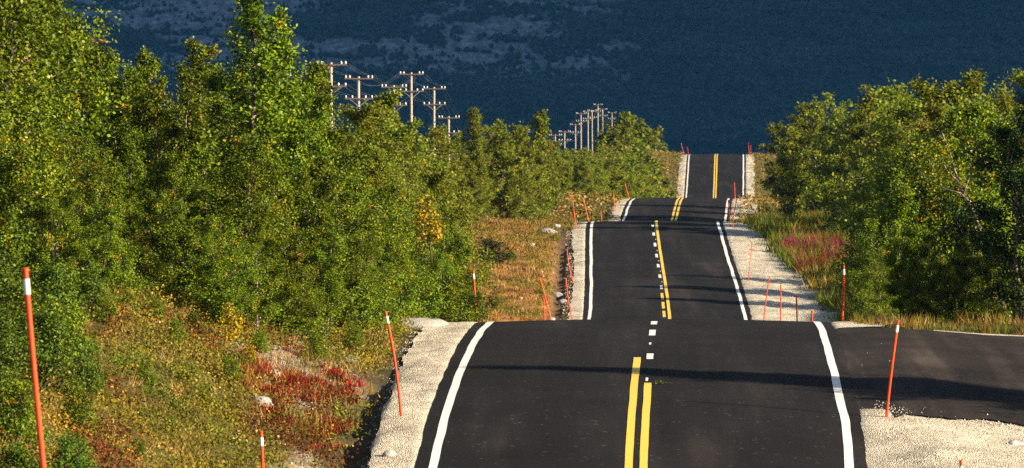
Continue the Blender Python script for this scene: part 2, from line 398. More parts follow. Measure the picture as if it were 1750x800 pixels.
# ------------------------------------------------------------------ mountain with its forest
def mountZ(x, d):
    t = d-2700
    z = -60 + .115*t + 26*(fbm(x*.004, d*.004, 51, 4)-.5) + 8*(fbm(x*.02, d*.02, 57, 3)-.5)
    return z - .00001*np.maximum(t-1800, 0)**2
mx = np.linspace(-2500, 2500, 251); mx = np.unique(np.concatenate([mx, np.linspace(-700, 700, 281)])); md = np.unique(np.concatenate([np.linspace(2500, 7000, 90), np.linspace(2900, 4300, 200)]))
MX, MD = np.meshgrid(mx, md)
def rockmask(x, d):
    px = 875+x/d*F; py = 0
    z = mountZ(x, d); y = z/d                               # the bare ground lies high on the left flank
    hgt = z
    n = fbm(x*.011, d*.006, 71, 4)
    reg = sstep(-22, 22, hgt) * (1-sstep(45, 110, x+40*(fbm(d*.01, x*0, 75, 3)-.5)))
    return np.clip(sstep(.36, .58, n+.06*sstep(0, 40, hgt))*reg, 0, 1)
def mount_mat():
    m, n, b = mat_new('mountain_heath'); co = objcoord(n); at = N(n, 'ShaderNodeAttribute', attribute_name='tint')
    t = noise(n, .05, 6, .65, co); mpv = N(n, 'ShaderNodeMapping'); mpv.inputs['Scale'].default_value = (1, .22, 1); n.links.new(co, mpv.inputs[0]); t2 = noise(n, .2, 8, .8, mpv.outputs[0])
    r = ramp(n, [(.35, (.004, .014, .014)), (.65, (.012, .026, .024))]); n.links.new(t.outputs['Fac'], r.inputs[0])  # dark heath green with some blue of the haze painted in
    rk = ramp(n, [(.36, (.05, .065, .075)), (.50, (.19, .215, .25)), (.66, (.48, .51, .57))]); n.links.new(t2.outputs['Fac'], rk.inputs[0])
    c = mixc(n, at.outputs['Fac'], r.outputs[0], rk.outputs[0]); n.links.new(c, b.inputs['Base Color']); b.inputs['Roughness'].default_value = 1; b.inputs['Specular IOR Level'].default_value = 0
    return m
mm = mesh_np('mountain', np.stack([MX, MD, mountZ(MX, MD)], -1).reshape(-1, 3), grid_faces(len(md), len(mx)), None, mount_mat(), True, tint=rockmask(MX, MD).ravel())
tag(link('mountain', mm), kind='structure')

def mountain_forest(n):
    d = RNG.uniform(2950, 4250, n); x = RNG.uniform(-.105, .105, n)*d
    rm = rockmask(x, d); keep = (RNG.random(n) > rm*.97*(1-.9*sstep(.56, .66, fbm(x*.06, d*.025, 87, 3)))) & (fbm(x*.03, d*.015, 81, 3) > .25)
    d = d[keep]; x = x[keep]; n = len(d); z = mountZ(x, d)
    h = RNG.uniform(1.6, 4.2, n)*(.5+1.0*fbm(x*.02, d*.02, 83, 2)); r = h*RNG.uniform(.45, .85, n)
    k = 5; ang = RNG.uniform(0, 2*pi, n)[:, None]+np.arange(k)[None]*2*pi/k
    rr = r[:, None]*RNG.uniform(.7, 1.3, (n, k)); ring = np.stack([x[:, None]+rr*np.cos(ang), d[:, None]+rr*np.sin(ang), z[:, None]+h[:, None]*RNG.uniform(.25, .6, (n, k))], -1)
    top = np.stack([x+r*RNG.uniform(-.3, .3, n), d, z+h], -1)[:, None]; bot = np.stack([x, d, z-.3], -1)[:, None]
    V = np.concatenate([ring, top, bot], 1); base = np.arange(n)[:, None]*(k+2); T = []
    for i in range(k):
        j = (i+1) % k
        T.append(np.concatenate([base+i, base+j, base+k], 1)); T.append(np.concatenate([base+j, base+i, base+k+1], 1))
    tint = np.repeat(np.clip(RNG.beta(1.6, 2.2, n)*.8+1.1*(fbm(x*.02, d*.008, 91, 4)-.45), 0, 1), k+2)
    mt = leafmat('mountain_forest_leaves', [(0, (.001, .006, .006)), (.45, (.007, .021, .017)), (.8, (.022, .046, .028)), (1, (.055, .07, .04))], .1, .02)  # forest green shifted towards the haze blue
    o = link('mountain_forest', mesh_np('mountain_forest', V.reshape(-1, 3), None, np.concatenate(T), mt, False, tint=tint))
    tag(o, 'dark green forest, tinted with the blue of the haze, covering the shaded mountain slope', 'forest', kind='stuff')
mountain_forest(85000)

# the cloud whose shadow lies over the mountain (above and right of the picture)
def cloud():
    cx, cy, cz = SUN_H[0]*2350, 3650+SUN_H[1]*2350, 930.0
    nx, ny = 60, 80; tx = np.linspace(-1, 1, nx); ty = np.linspace(-1, 1, ny); TX, TY = np.meshgrid(tx, ty)
    edge = 1-np.maximum(np.abs(TX)**4, np.abs(TY)**6); n1 = fbm(TX*4+9, TY*5+4, 101, 5)
    th = np.clip(edge, 0, 1)**.5
    X = cx+TX*1900; Y = cy+TY*1500
    Zt = cz+th*(60+260*n1); Zb = cz-th*(25+30*fbm(TX*6, TY*6, 103, 3))
    V = np.concatenate([np.stack([X, Y, Zt], -1).reshape(-1, 3), np.stack([X, Y, Zb], -1).reshape(-1, 3)])
    f = grid_faces(ny, nx); Fq = np.concatenate([f, f[:, ::-1]+nx*ny])
    m = simple('cloud', (.8, .81, .83), 1, .03, .002, 0)
    tag(link('cloud', mesh_np('cloud', V, Fq, None, m, True)), 'broad grey white cloud shading the mountain', 'cloud', kind='structure')
cloud()

# haze: the air between the road and the mountain
def haze():
    x0, x1, y0, y1, z0, z1 = -4400, 4400, -150, 7100, -160, 420
    V = [(x, y, z) for z in (z0, z1) for y in (y0, y1) for x in (x0, x1)]
    Fq = [(0, 2, 3, 1), (4, 5, 7, 6), (0, 1, 5, 4), (2, 6, 7, 3), (0, 4, 6, 2), (1, 3, 7, 5)]
    m = bpy.data.materials.new('haze_air'); m.use_nodes = True; n = m.node_tree; n.nodes.clear()
    out = n.nodes.new('ShaderNodeOutputMaterial'); pv = n.nodes.new('ShaderNodeVolumePrincipled')
    pv.inputs['Color'].default_value = (.10, .42, 1.0, 1); pv.inputs['Density'].default_value = 2.9e-5; pv.inputs['Anisotropy'].default_value = 0.0
    n.links.new(pv.outputs[0], out.inputs['Volume'])
    tag(link('haze', mesh_np('haze', V, Fq, None, m)), 'thin blue air in front of the mountain', 'haze', kind='stuff')
haze()

# ------------------------------------------------------------------ plants
def unit(v): return v/np.maximum(np.linalg.norm(v, axis=-1, keepdims=True), 1e-9)
def leaf_quads(P, size, nrm, rng, aspect=.68):
    n = len(P); a = unit(np.cross(nrm, rng.normal(size=(n, 3)))); b = np.cross(nrm, a)
    L = size[:, None]*a*.5; Wd = size[:, None]*b*.5*aspect
    V = np.stack([P-L, P-Wd+L*.15, P+L, P+Wd+L*.15], 1).reshape(-1, 3)
    return V, np.arange(n*4).reshape(-1, 4)

def tube(pts, rad, k=6):
    pts = np.asarray(pts, float); n = len(pts); tan_ = np.gradient(pts, axis=0); tan_ = unit(tan_)
    ref = np.array([.3, .9, .2]); a = unit(np.cross(tan_, ref)); b = np.cross(tan_, a)
    ang = np.arange(k)*2*pi/k
    V = pts[:, None]+np.asarray(rad)[:, None, None]*(a[:, None]*np.cos(ang)[None, :, None]+b[:, None]*np.sin(ang)[None, :, None])
    V = V.reshape(-1, 3); i = np.arange(n-1)[:, None]*k; j = np.arange(k)[None]; j2 = (j+1) % k
    Fq = np.stack([i+j, i+j2, i+k+j2, i+k+j], -1).reshape(-1, 4)
    return V, Fq
class Parts:
    def __init__(s): s.V = []; s.F = []; s.n = 0
    def add(s, V, Fq): s.V.append(V); s.F.append(np.asarray(Fq)+s.n); s.n += len(V)
    def mesh(s, name, mat, smooth=True): return mesh_np(name, np.concatenate(s.V), np.concatenate(s.F), None, mat, smooth)

def grow_tree(seed, nleaf, leaf, H=5.0, Wd=2.6, stems=1, shape='ovate', lean=0.0, limbs=34, mat=None, low=.10, bark=None, yellow=.035, twig_r=.006, side=6):
    r = np.random.default_rng(seed); tk = Parts(); LP = []; LW = []
    for s in range(stems):
        az = r.uniform(0, 2*pi); sp = (0 if stems == 1 else .02 if s == 0 else r.uniform(.10, .22))*H
        Hs = H*(1 if s == 0 else r.uniform(.72, .95)); t = np.linspace(0, 1, 11)
        wobx = np.cumsum(r.normal(0, .035, 11))*H*.28; woby = np.cumsum(r.normal(0, .035, 11))*H*.28
        wobx -= wobx[0]; woby -= woby[0]
        st = np.stack([np.cos(az)*sp*t**.8+wobx*.6+lean*H*t**1.3, np.sin(az)*sp*t**.8+woby*.6, Hs*t], 1)
        r0 = .0085*H*(1.25 if stems == 1 else .9)
        tk.add(*tube(st, r0*(1-t)**.8+.006, side))
        nl = int(limbs*(1 if stems == 1 else .7))
        for k in range(nl):
            tt = low+(1-low)*((k+r.uniform(0, 1))/nl)**.92
            if shape == 'ovate': prof = (1-tt)**.46*min(1, .5+1.6*(tt-low)/(1-low))*1.25+.03
            elif shape == 'spike': prof = (1-tt)**.75*.95+.10
            elif shape == 'round': prof = (max(0, 1-((tt-.45)/.60)**2))**.5+.05
            else: prof = max(.12, 1-tt*.75)
            L = Wd*.5*prof*r.uniform(.55, 1.25)*(1.15 if stems == 1 else .85)+.08
            b0 = np.array([np.interp(tt, t, st[:, i]) for i in range(3)])
            a = k*2.399+r.uniform(-.5, .5); el = radians(r.uniform(18, 58))+(.35 if tt > .75 else 0)
            dv = np.array([cos(a)*cos(el), sin(a)*cos(el), sin(el)]); q = np.linspace(0, 1, 6)
            curl = r.normal(0, .12, 3)
            br = b0+dv*L*q[:, None]+np.array([0, 0, -.22*L])*(q[:, None]**2.2)+curl*L*(q[:, None]**2)
            if L > .22: tk.add(*tube(br, (.0045*H*(1-tt)*.6+.008)*(1-q*.85)+twig_r*.3, 4))
            nt_ = max(3, int(3+L*4.5))
            for j in range(nt_):
                qq = r.uniform(.22, 1.0); p0 = np.array([np.interp(qq, q, br[:, i]) for i in range(3)])
                tv = unit(dv*.6+r.normal(0, .55, 3)+np.array([0, 0, .12])); tl = (.16+.28*L*r.uniform(.4, 1))*r.uniform(.6, 1.2)
                p1 = p0+tv*tl
                dens = r.gamma(1.7, .6)
                LP.append((p0, p1, tl)); LW.append(dens*(tl+.1))
    LW = np.array(LW); cnt = r.multinomial(nleaf, LW/LW.sum())
    P = []; T = []
    for (p0, p1, tl), c in zip(LP, cnt):
        if c == 0: continue
        q = r.uniform(0, 1.08, c)[:, None]; P.append(p0+(p1-p0)*q+r.normal(0, .045+.10*tl, (c, 3)))
        base = r.normal(.42, .13)
        if r.random() < yellow: base = r.uniform(.72, .95)
        T.append(np.clip(base+r.normal(0, .16, c), 0, .93 if base < .7 else 1.0))
    P = np.concatenate(P); T = np.concatenate(T)
    ctr = np.array([lean*H*.4, 0, H*.5]); out = unit(P-ctr)
    nrm = unit(out*.45+r.normal(0, .75, P.shape)+np.array([0, 0, .25])); sz = leaf*r.uniform(.65, 1.35, len(P))
    V, Fq = leaf_quads(P, sz, nrm, r)
    zmax = P[:, 2].max()
    crown = mesh_np('crown', V, Fq, None, mat, False, tint=np.repeat(T, 4)); trunk = tk.mesh('trunk', bark or M_BARK)
    return trunk, crown, np.percentile(P[:, 2], 99.88)

NEAR = [grow_tree(100+i, 25000, .066, 5, *a, mat=M_LEAF) for i, a in enumerate([
    (3.0, 2, 'ovate', .03), (2.6, 1, 'ovate', -.04), (3.3, 3, 'round', .02), (2.9, 2, 'ovate', -.05)])]
SPIKE = [grow_tree(130+i, 12500, .066, 5, 2.0, 1, 'spike', l, 36, mat=M_LEAF) for i, l in enumerate((.01, -.02))]
MID = [grow_tree(150+i, 26000, .070, 5, *a, mat=M_LEAF_FAR) for i, a in enumerate([(2.8, 2, 'ovate', .02), (2.4, 1, 'ovate', -.03), (3.1, 3, 'round', 0), (2.0, 1, 'spike', 0)])]
FAR2 = [grow_tree(160+i, 11000, .115, 5, *a, mat=M_LEAF_FAR) for i, a in enumerate([(2.8, 2, 'ovate', .02), (2.4, 1, 'ovate', -.03), (3.0, 3, 'round', 0), (2.0, 1, 'spike', 0)])]
FAR = [grow_tree(170+i, 8000, .135, 5, *a, mat=M_LEAF_FAR) for i, a in enumerate([(2.8, 2, 'ovate', .02), (2.5, 1, 'ovate', 0), (1.9, 1, 'spike', 0)])]
SHADED = [grow_tree(190+i, 20000, .066, 5, *a, mat=M_LEAF_DARK) for i, a in enumerate([(3.2, 2, 'ovate', 0), (2.8, 3, 'round', 0)])]  # birches with shade mixed into their leaf green
SHRUB = [grow_tree(210+i, 5200, .058, 1.5, 1.7, 4, 'bush', 0, 26, mat=mt, low=.04, bark=M_TWIG) for i, mt in enumerate((M_LEAF_GREEN, M_LEAF, M_LEAF))]
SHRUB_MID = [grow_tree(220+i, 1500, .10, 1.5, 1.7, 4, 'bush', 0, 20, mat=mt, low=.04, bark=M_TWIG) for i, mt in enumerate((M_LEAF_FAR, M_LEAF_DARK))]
YELLOW = grow_tree(230, 620, .08, 1.5, .9, 2, 'bush', .1, 10, mat=M_LEAF_YEL, low=.2, bark=M_TWIG)

def plant(kindname, proto, px, top, d, label, cat, group=None, rz=None, wide=1.0, x=None, hmin=.5):
    tr, cr, zt = proto
    X = pxX(px, d) if x is None else x
    g0 = gz(X, d)-.04; h = max(hmin, pyZ(top, d)-g0); k = h/zt
    o = empty(kindname, (X, d, g0), random.uniform(0, 6.28) if rz is None else rz, (k*wide, k*wide, k))
    tag(o, label, cat, group)
    link('trunk' if kindname.endswith('tree') else 'stem', tr, o); link('crown', cr, o)
    return o
def birch(proto, px, top, d, label, group=None, **kw): return plant('birch_tree', proto, px, top, d, label, 'birch tree', group, **kw)

GL = 'birches of the left thicket'
for p, px, top, d, lab, wd in [
    (NEAR[2], 8, -70, 99, 'massive birch filling the top left corner behind the nearest snow pole', 1.15), (NEAR[1], 68, -35, 104, 'wide birch between the corner birch and the first skyline gap', 1.15), (NEAR[2], 112, 20, 107, 'shoulder birch stepping down to the first skyline gap', 1.0),
    (NEAR[2], -45, -45, 90, 'big green birch cut by the left edge of the picture', 1.1),
    (NEAR[0], 30, -25, 97, 'tall birch towering over the nearest orange snow pole', 1.0),
    (NEAR[3], 92, -8, 102, 'tall birch at the left of the dark gap in the skyline', .85),
    (NEAR[1], 140, 70, 106, 'birch sloping down to the first gap in the left skyline', .9),
    (NEAR[0], 208, 92, 104, 'birch with a two pronged top just right of the first skyline gap', .9),
    (NEAR[1], 258, 86, 118, 'birch with an orange tinted top behind the left thicket', .8),
    (NEAR[3], 302, 112, 103, 'low topped birch between the orange tinted birch and a pointed one', 1.0),
    (SPIKE[1], 346, 70, 104, 'pointed birch left of the tallest slender birch', 1.25),
    (NEAR[2], 392, 108, 107, 'rounded birch tucked against the tallest slender birch', .9),
    (SPIKE[0], 434, -14, 101, 'tallest slender birch with a ragged spire standing over the thicket', 1.15),
    (SPIKE[1], 470, 16, 105, 'shorter twin spire just right of the tallest slender birch', 1.0),
    (NEAR[0], 512, 108, 106, 'birch on the right shoulder of the tallest slender birch', .9),
    (NEAR[3], 540, 150, 104, 'birch partly hiding the lower shaft of the nearest power pole', .85),
]: birch(p, px, top, d, lab, GL, wide=wd)
for i, (px, top, d) in enumerate([(60, 170, 91), (-20, 150, 86), (140, 230, 94), (215, 235, 97), (285, 260, 95), (350, 250, 98), (415, 230, 97), (470, 260, 98), (525, 270, 100),
                                  (575, 290, 103), (620, 300, 106), (160, 330, 90), (90, 300, 87), (440, 350, 95), (380, 370, 94), (560, 370, 99), (500, 380, 97), (640, 380, 105), (610, 400, 103)]):
    birch(NEAR[i % 4], px, top, d, 'small green birch in the front of the dense left thicket', 'birches at the front of the left thicket', wide=1.05)
for i, (px, top, d) in enumerate([(180, 165, 128), (110, 140, 122), (320, 160, 132), (420, 150, 128), (526, 122, 109), (530, 150, 118), (255, 175, 130), (70, 60, 120), (150, 190, 112), (20, 60, 118), (490, 170, 135), (375, 150, 145)]):
    birch(NEAR[(i+1) % 4], px, top, d, 'green birch deep inside the left thicket behind others', 'birches deep in the left thicket', wide=1.0)
GM = 'birches below the power poles'
for i, (px, top, d, lab) in enumerate([(606, 180, 150, 'bushy birch just right of the nearest power pole shaft'), (632, 180, 165, 'bushy birch under the second power pole'), (650, 158, 170, 'birch with a thin bent tip beside the third power pole'),
                                (672, 208, 160, 'birch in front of the third power pole base'), (700, 218, 175, 'birch at the foot of the tall fourth power pole'), (727, 228, 180, 'birch between the fourth and fifth power poles'),
                                (752, 218, 200, 'birch right of the fifth power pole base'), (805, 186, 285, 'pointed dark birch standing up right of the last near power pole'), (782, 226, 290, 'birch left of the pointed dark birch'),
                                (832, 214, 295, 'birch at the right end of the trees below the power poles')]):
    birch(MID[3] if 'pointed' in lab or 'thin' in lab else MID[i % 3], px, top, d, lab, GM, wide=1.1)
for i, (px, top, d) in enumerate([(600, 250, 125), (640, 260, 128), (690, 280, 130), (735, 290, 135), (755, 300, 140), (660, 330, 112), (705, 350, 114), (745, 350, 116), (768, 380, 121), (690, 420, 111), (735, 430, 113), (720, 300, 150), (745, 270, 170), (765, 420, 119), (650, 460, 107.5), (718, 470, 111)]):
    birch(NEAR[i % 4] if d < 122 else MID[i % 3], px, top, d, 'birch on the slope between the left thicket and the orange grass', 'birches beside the orange grass', wide=1.0)
GF = 'birches left of the third rise'
for i, (px, top, d, lab) in enumerate([(858, 206, 290, 'birch left of the tall pointed birch on the far left ridge'), (884, 214, 300, 'rounded birch beside the tall pointed birch on the far left ridge'),
                                (922, 190, 320, 'tall pointed birch rising alone from the far left ridge'), (903, 235, 310, 'low birch left of the foot of the tall pointed birch'), (940, 240, 345, 'birch right of the tall pointed birch, before the far power poles')]):
    birch(FAR2[3] if 'tall pointed birch rising' in lab else FAR2[i % 3], px, top, d, lab, GF)
far_stand = [(845, 258, 300), (870, 250, 305), (900, 258, 315), (930, 262, 335), (850, 300, 292), (880, 295, 298), (910, 300, 318), (800, 265, 288), (815, 300, 284), (860, 235, 320), (888, 245, 325), (912, 262, 340), (828, 245, 305), (790, 300, 280), (868, 315, 290), (895, 315, 300), (920, 305, 330), (775, 265, 284)]
for k in range(34):
    px = 925+k*4.6+random.uniform(-6, 6); far_stand.append((px, random.uniform(254, 284), 345+(px-925)*.65+random.uniform(-12, 30)))
for i, (px, top, d) in enumerate(far_stand):
    birch(FAR2[i % 3], px, top, d, 'far birch in the even stand before the far power poles', 'birches before the far power poles', wide=1.35)
GB = 'birches beside the fourth rise'
for i, (px, top, d, lab) in enumerate([(1035, 238, 470, 'birch at the left end of the clump beside the highest road crest'), (1052, 212, 480, 'birch left of the tallest in the clump beside the highest road crest'), (1072, 194, 490, 'tallest birch of the clump beside the highest road crest'),
                                (1090, 206, 520, 'birch right of the tallest in the clump beside the highest crest'), (1110, 218, 700, 'feathery birch leaning out on the right of the far clump'), (1135, 246, 710, 'lowest birch at the right tip of the far clump')]):
    birch(FAR[2] if i in (2, 5) else FAR[i % 2], px, top, d, lab, GB, wide=1.3)
for i, (px, top, d) in enumerate([(1045, 255, 460), (1070, 260, 475), (1085, 265, 480), (1095, 235, 690), (1122, 238, 705), (1060, 240, 500), (1030, 262, 455), (1078, 235, 505), (1092, 290, 485), (1106, 245, 695), (1050, 290, 450), (1075, 300, 455)]):
    birch(FAR[i % 2], px, top, d, 'lower birch filling the clump beside the highest road crest', 'low birches beside the fourth rise', wide=1.4)

GR = 'birches of the right roadside'
for p, px, top, d, lab, wd in [
    (NEAR[1], 1538, 320, 119, 'leafy birch at the left end of the near right trees above the snow pole', .9),
    (NEAR[0], 1580, 262, 121, 'sunlit birch left of the leaning white trunk', 1.0),
    (NEAR[2], 1612, 235, 120, 'broad birch with yellow leaf tufts left of the leaning white trunk', 1.0),
    (NEAR[3], 1650, 192, 122, 'tall birch over the leaning white trunk', .95),
    (NEAR[0], 1690, 180, 121, 'tall birch between the leaning white trunk and the dark tree', .9),
]: birch(p, px, top, d, lab, GR, wide=wd)
for i, (px, top, d) in enumerate([(1500, 425, 114), (1540, 390, 112), (1590, 400, 112), (1645, 400, 111.5), (1690, 390, 111), (1482, 462, 115), (1505, 375, 117), (1560, 440, 111), (1620, 450, 111)]):
    birch(NEAR[(i+2) % 4], px, top, d, 'low birch at the edge of the side road under taller trees', 'low birches along the side road', wide=1.0)
birch(SHADED[0], 1752, 155, 110, 'dark shaded tree at the right edge of the picture', GR)
GRB = 'birches of the right ridge'
for i, (px, top, d, lab) in enumerate([(1362, 190, 345, 'birch at the left end of the right ridge beside the far road'), (1398, 174, 330, 'second birch from the left along the right ridge skyline'), (1440, 162, 315, 'birch on the left slope of the right ridge skyline'),
                                (1492, 148, 280, 'birch at the rounded left hump of the right ridge skyline'), (1535, 146, 275, 'birch in the rounded middle of the right ridge skyline'), (1575, 148, 180, 'birch right of the rounded hump on the right ridge skyline'),
                                (1620, 140, 172, 'birch left of the sharp spire on the right ridge skyline'), (1666, 124, 168, 'sharp spired birch on the right ridge skyline'), (1706, 146, 165, 'birch right of the sharp spire on the right ridge skyline'), (1752, 120, 160, 'high birch of the right ridge at the picture edge')]):
    birch(MID[3] if 'sharp spired' in lab else (MID if d < 260 else FAR2)[i % 3], px, top, d, lab, GRB, wide=1.15)
for i, (px, top, d) in enumerate([(1345, 250, 375), (1376, 205, 338), (1418, 190, 325), (1462, 180, 310), (1515, 172, 270), (1565, 172, 188), (1600, 170, 176), (1645, 170, 170), (1685, 175, 168), (1725, 165, 162), (1350, 300, 385), (1380, 260, 350), (1415, 240, 335), (1450, 230, 300),
                                  (1500, 230, 275), (1575, 230, 185), (1400, 300, 340), (1430, 290, 320), (1335, 310, 420), (1360, 235, 355), (1390, 225, 342), (1430, 250, 318), (1340, 280, 380), (1365, 310, 365), (1590, 230, 170), (1480, 270, 270), (1455, 290, 290), (1520, 250, 268), (1475, 220, 295)]):
    birch((MID if d < 260 else FAR2)[i % 3], px, top, d, 'birch packed behind the right roadside below the ridge skyline', 'birches packed on the right ridge', wide=1.15)
# trees on the right bank beyond the picture edge whose shadows cross the road
for i, (x, d, h) in enumerate([(10.6, 89.7, 6.1), (12.0, 89.1, 6.4), (13.4, 88.2, 6.0), (14.8, 88.2, 6.2), (10.4, 108.4, 6.4), (14, 235, 5.6), (15.6, 234, 6), (13, 229.5, 4.8), (16, 241, 5.8), (17.5, 228, 6.2), (13, 269, 5), (15, 267, 5.5)]):
    tr, cr, zt = SPIKE[i] if i < 2 else (NEAR if d < 200 else MID)[i % 3]
    X = float(roadX(d))+x; o = empty('birch_tree', (X, d, gz(X, d)-.04), i*1.3, (h/zt,)*3)
    tag(o, 'birch standing right of the side road beyond the picture edge', 'birch tree', 'birches whose shadows cross the road'); link('trunk', tr, o); link('crown', cr, o)

# the leaning white trunk
def leaning_trunk():
    d = 118.0; tk = Parts()
    pts = np.array([(pxX(a, d), d+o, pyZ(b, d)) for a, b, o in [(1718, 530, .3), (1700, 455, 0), (1682, 415, -.2), (1668, 380, -.3), (1655, 345, -.35), (1640, 326, -.3), (1630, 290, -.2), (1622, 255, 0), (1610, 225, .2)]])
    tk.add(*tube(pts, np.array([.05, .047, .043, .038, .034, .03, .024, .016, .01]), 7))
    for ch in ([(1655, 345), (1640, 330), (1612, 322), (1590, 308), (1568, 300)], [(1645, 330), (1655, 300), (1652, 280)], [(1635, 310), (1615, 290), (1608, 270)]):
        p = np.array([(pxX(a, d), d-.35, pyZ(b, d)) for a, b in ch]); tk.add(*tube(p, np.linspace(.024, .006, len(p)), 5))
    r = np.random.default_rng(5); P = []
    for i in range(9):
        c = pts[6]+r.normal(0, .35, 3)*np.array([1.4, .6, 1]); P.append(c+r.normal(0, .13, (130, 3)))
    P = np.concatenate(P); V, Fq = leaf_quads(P, .06*r.uniform(.7, 1.3, len(P)), unit(r.normal(size=P.shape)), r)
    base = pts[0].copy(); o = empty('birch_tree', tuple(base)); tag(o, 'birch with a bare white trunk leaning left through the right trees', 'birch tree', GR)
    link('trunk', mesh_np('trunk', np.concatenate(tk.V)-base, np.concatenate(tk.F), None, M_BARK, True), o)
    link('crown', mesh_np('crown', V-base, Fq, None, M_LEAF, False, tint=np.repeat(np.clip(r.normal(.6, .25, len(P)), 0, 1), 4)), o)
leaning_trunk()

# shrubs
GS = 'shrubs on the left bank'
for i, (px, py, d, h) in enumerate([(20, 700, 74, 1.0), (70, 640, 79, 1.2), (10, 580, 83, 1.3), (110, 590, 83, 1.0), (60, 520, 88, 1.3), (140, 520, 88, .9), (30, 790, 67, .9), (120, 700, 74, .8), (90, 760, 69, .7), (40, 600, 81, 1.1), (95, 540, 86, 1.1), (0, 650, 78, 1.1), (55, 745, 70, .9), (150, 600, 81, .7), (15, 500, 89, 1.2), (130, 640, 78, .7), (20, 755, 70, .9)]):
    X = pxX(px, d); o = empty('willow_shrub', (X, d, gz(X, d)-.05), i*1.7, (h/1.5*1.05,)*2+(h/1.5,)); tr, cr, zt = SHRUB[0 if i % 3 else 1]
    tag(o, 'bright green willow bush on the bank around the nearest orange snow pole', 'shrub', 'willow bushes by the nearest snow pole'); link('stem', tr, o); link('crown', cr, o)
for i, (px, d, h) in enumerate([(200, 93, .8), (265, 94, .7), (320, 95, .8), (370, 94, .9), (430, 96, 1.0), (480, 97, .8), (520, 98, .9), (570, 100, 1.0), (620, 102, .9), (600, 98, .5), (540, 95, .5), (650, 104, .9), (680, 107, 1.0), (720, 109, 1.0), (760, 112, 1.0), (790, 114, .9), (300, 89, .4), (250, 85, .35), (390, 88, .4), (180, 88, .45), (215, 91, .4), (260, 90.5, .5), (330, 92, .4), (170, 82, .35), (235, 79, .3), (290, 83, .3), (350, 86, .3), (440, 93, .4), (200, 74, .3), (310, 77, .28), (150, 91, .6), (410, 82, .25)]):
    X = pxX(px, d); o = empty('dwarf_birch_shrub', (X, d, gz(X, d)-.05), i*2.1, (h/1.5*1.15,)*2+(h/1.5,)); tr, cr, zt = SHRUB[1+i % 2]
    tag(o, 'low olive green shrub along the foot of the left thicket', 'shrub', GS); link('stem', tr, o); link('crown', cr, o)
for px, py, d, h, lab in [(398, 480, 91.6, .85, 'upright bush of bright yellow leaves at the foot of the left thicket'), (430, 500, 90.8, .5, 'small low sprig of yellow leaves right of the upright yellow bush'), (738, 430, 109.5, 1.2, 'sapling with yellow orange leaves in the thicket left of the orange grass')]:
    X = pxX(px, d); k = h/1.5; z0 = gz(X, d) if d < 100 else pyZ(py, d)-.2
    o = empty('yellow_shrub', (X, d, z0), px, (k, k, k)); tag(o, lab, 'shrub'); link('stem', YELLOW[0], o); link('crown', YELLOW[1], o)
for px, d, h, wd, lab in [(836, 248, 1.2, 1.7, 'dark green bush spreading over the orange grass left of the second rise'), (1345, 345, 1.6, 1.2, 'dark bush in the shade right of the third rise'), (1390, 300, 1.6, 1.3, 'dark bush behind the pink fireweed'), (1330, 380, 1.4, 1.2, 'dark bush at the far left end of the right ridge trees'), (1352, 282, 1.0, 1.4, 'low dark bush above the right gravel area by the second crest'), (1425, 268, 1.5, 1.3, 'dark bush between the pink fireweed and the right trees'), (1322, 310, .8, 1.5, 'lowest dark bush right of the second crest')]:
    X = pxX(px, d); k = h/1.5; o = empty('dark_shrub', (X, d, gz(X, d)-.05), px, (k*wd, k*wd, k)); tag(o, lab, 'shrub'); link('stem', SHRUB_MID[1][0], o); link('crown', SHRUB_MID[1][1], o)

# ------------------------------------------------------------------ ground cover (uncountable)
PAL = {'green': (.085, .125, .010), 'bright': (.17, .21, .014), 'olive': (.175, .145, .02), 'yellow': (.38, .26, .02), 'orange': (.37, .165, .034), 'brown': (.13, .065, .025), 'red': (.27, .020, .014), 'dred': (.11, .014, .012), 'straw': (.46, .285, .11), 'pink': (.40, .024, .13), 'ochre': (.30, .17, .035)}
def clumps(x, d, cols, rng, nl, rad, hgt, leaf, blades):
    """leaf clumps / grass tufts at points, colours per clump"""
    n = len(x); z = ground(x, d); idx = np.repeat(np.arange(n), nl); m = len(idx)
    off = rng.normal(0, 1, (m, 3)); r_ = rad*rng.uniform(.5, 1.4, n)[idx]; hh = hgt*rng.uniform(.4, 1.4, n)[idx]
    P = np.stack([x[idx]+off[:, 0]*r_, d[idx]+off[:, 1]*r_, z[idx]], -1)
    c = cols[idx]*(rng.uniform(.7, 1.3, n)[idx]*rng.uniform(.8, 1.2, m))[:, None]
    if blades:
        tip = P+np.stack([rng.normal(0, .35, m)*hh, rng.normal(0, .35, m)*hh, hh*rng.uniform(.5, 1.1, m)], -1)
        wv = unit(np.stack([rng.normal(size=m), rng.normal(size=m), np.zeros(m)], -1))*leaf*.5
        V = np.stack([P-wv, P+wv, tip], 1).reshape(-1, 3); return V, np.arange(m*3).reshape(-1, 3), np.repeat(c, 3, 0)
    P[:, 2] += np.abs(rng.normal(0, .5, m))*hh
    V, Fq = leaf_quads(P, leaf*rng.uniform(.6, 1.4, m), unit(rng.normal(0, .8, (m, 3))+np.array([.1, -.2, .5])), rng)
    return V, Fq, np.repeat(c, 4, 0)
def pick(rng, n, weights):
    names = list(weights); p = np.array([weights[k] for k in names], float); return np.array([PAL[k] for k in names])[rng.choice(len(names), n, p=p/p.sum())]
def scatter_ud(rng, n, u0, u1, d0, d1):
    u = rng.uniform(u0, u1, n); d = rng.uniform(d0, d1, n); return roadX(d)+u, d, u

rng = np.random.default_rng(77)
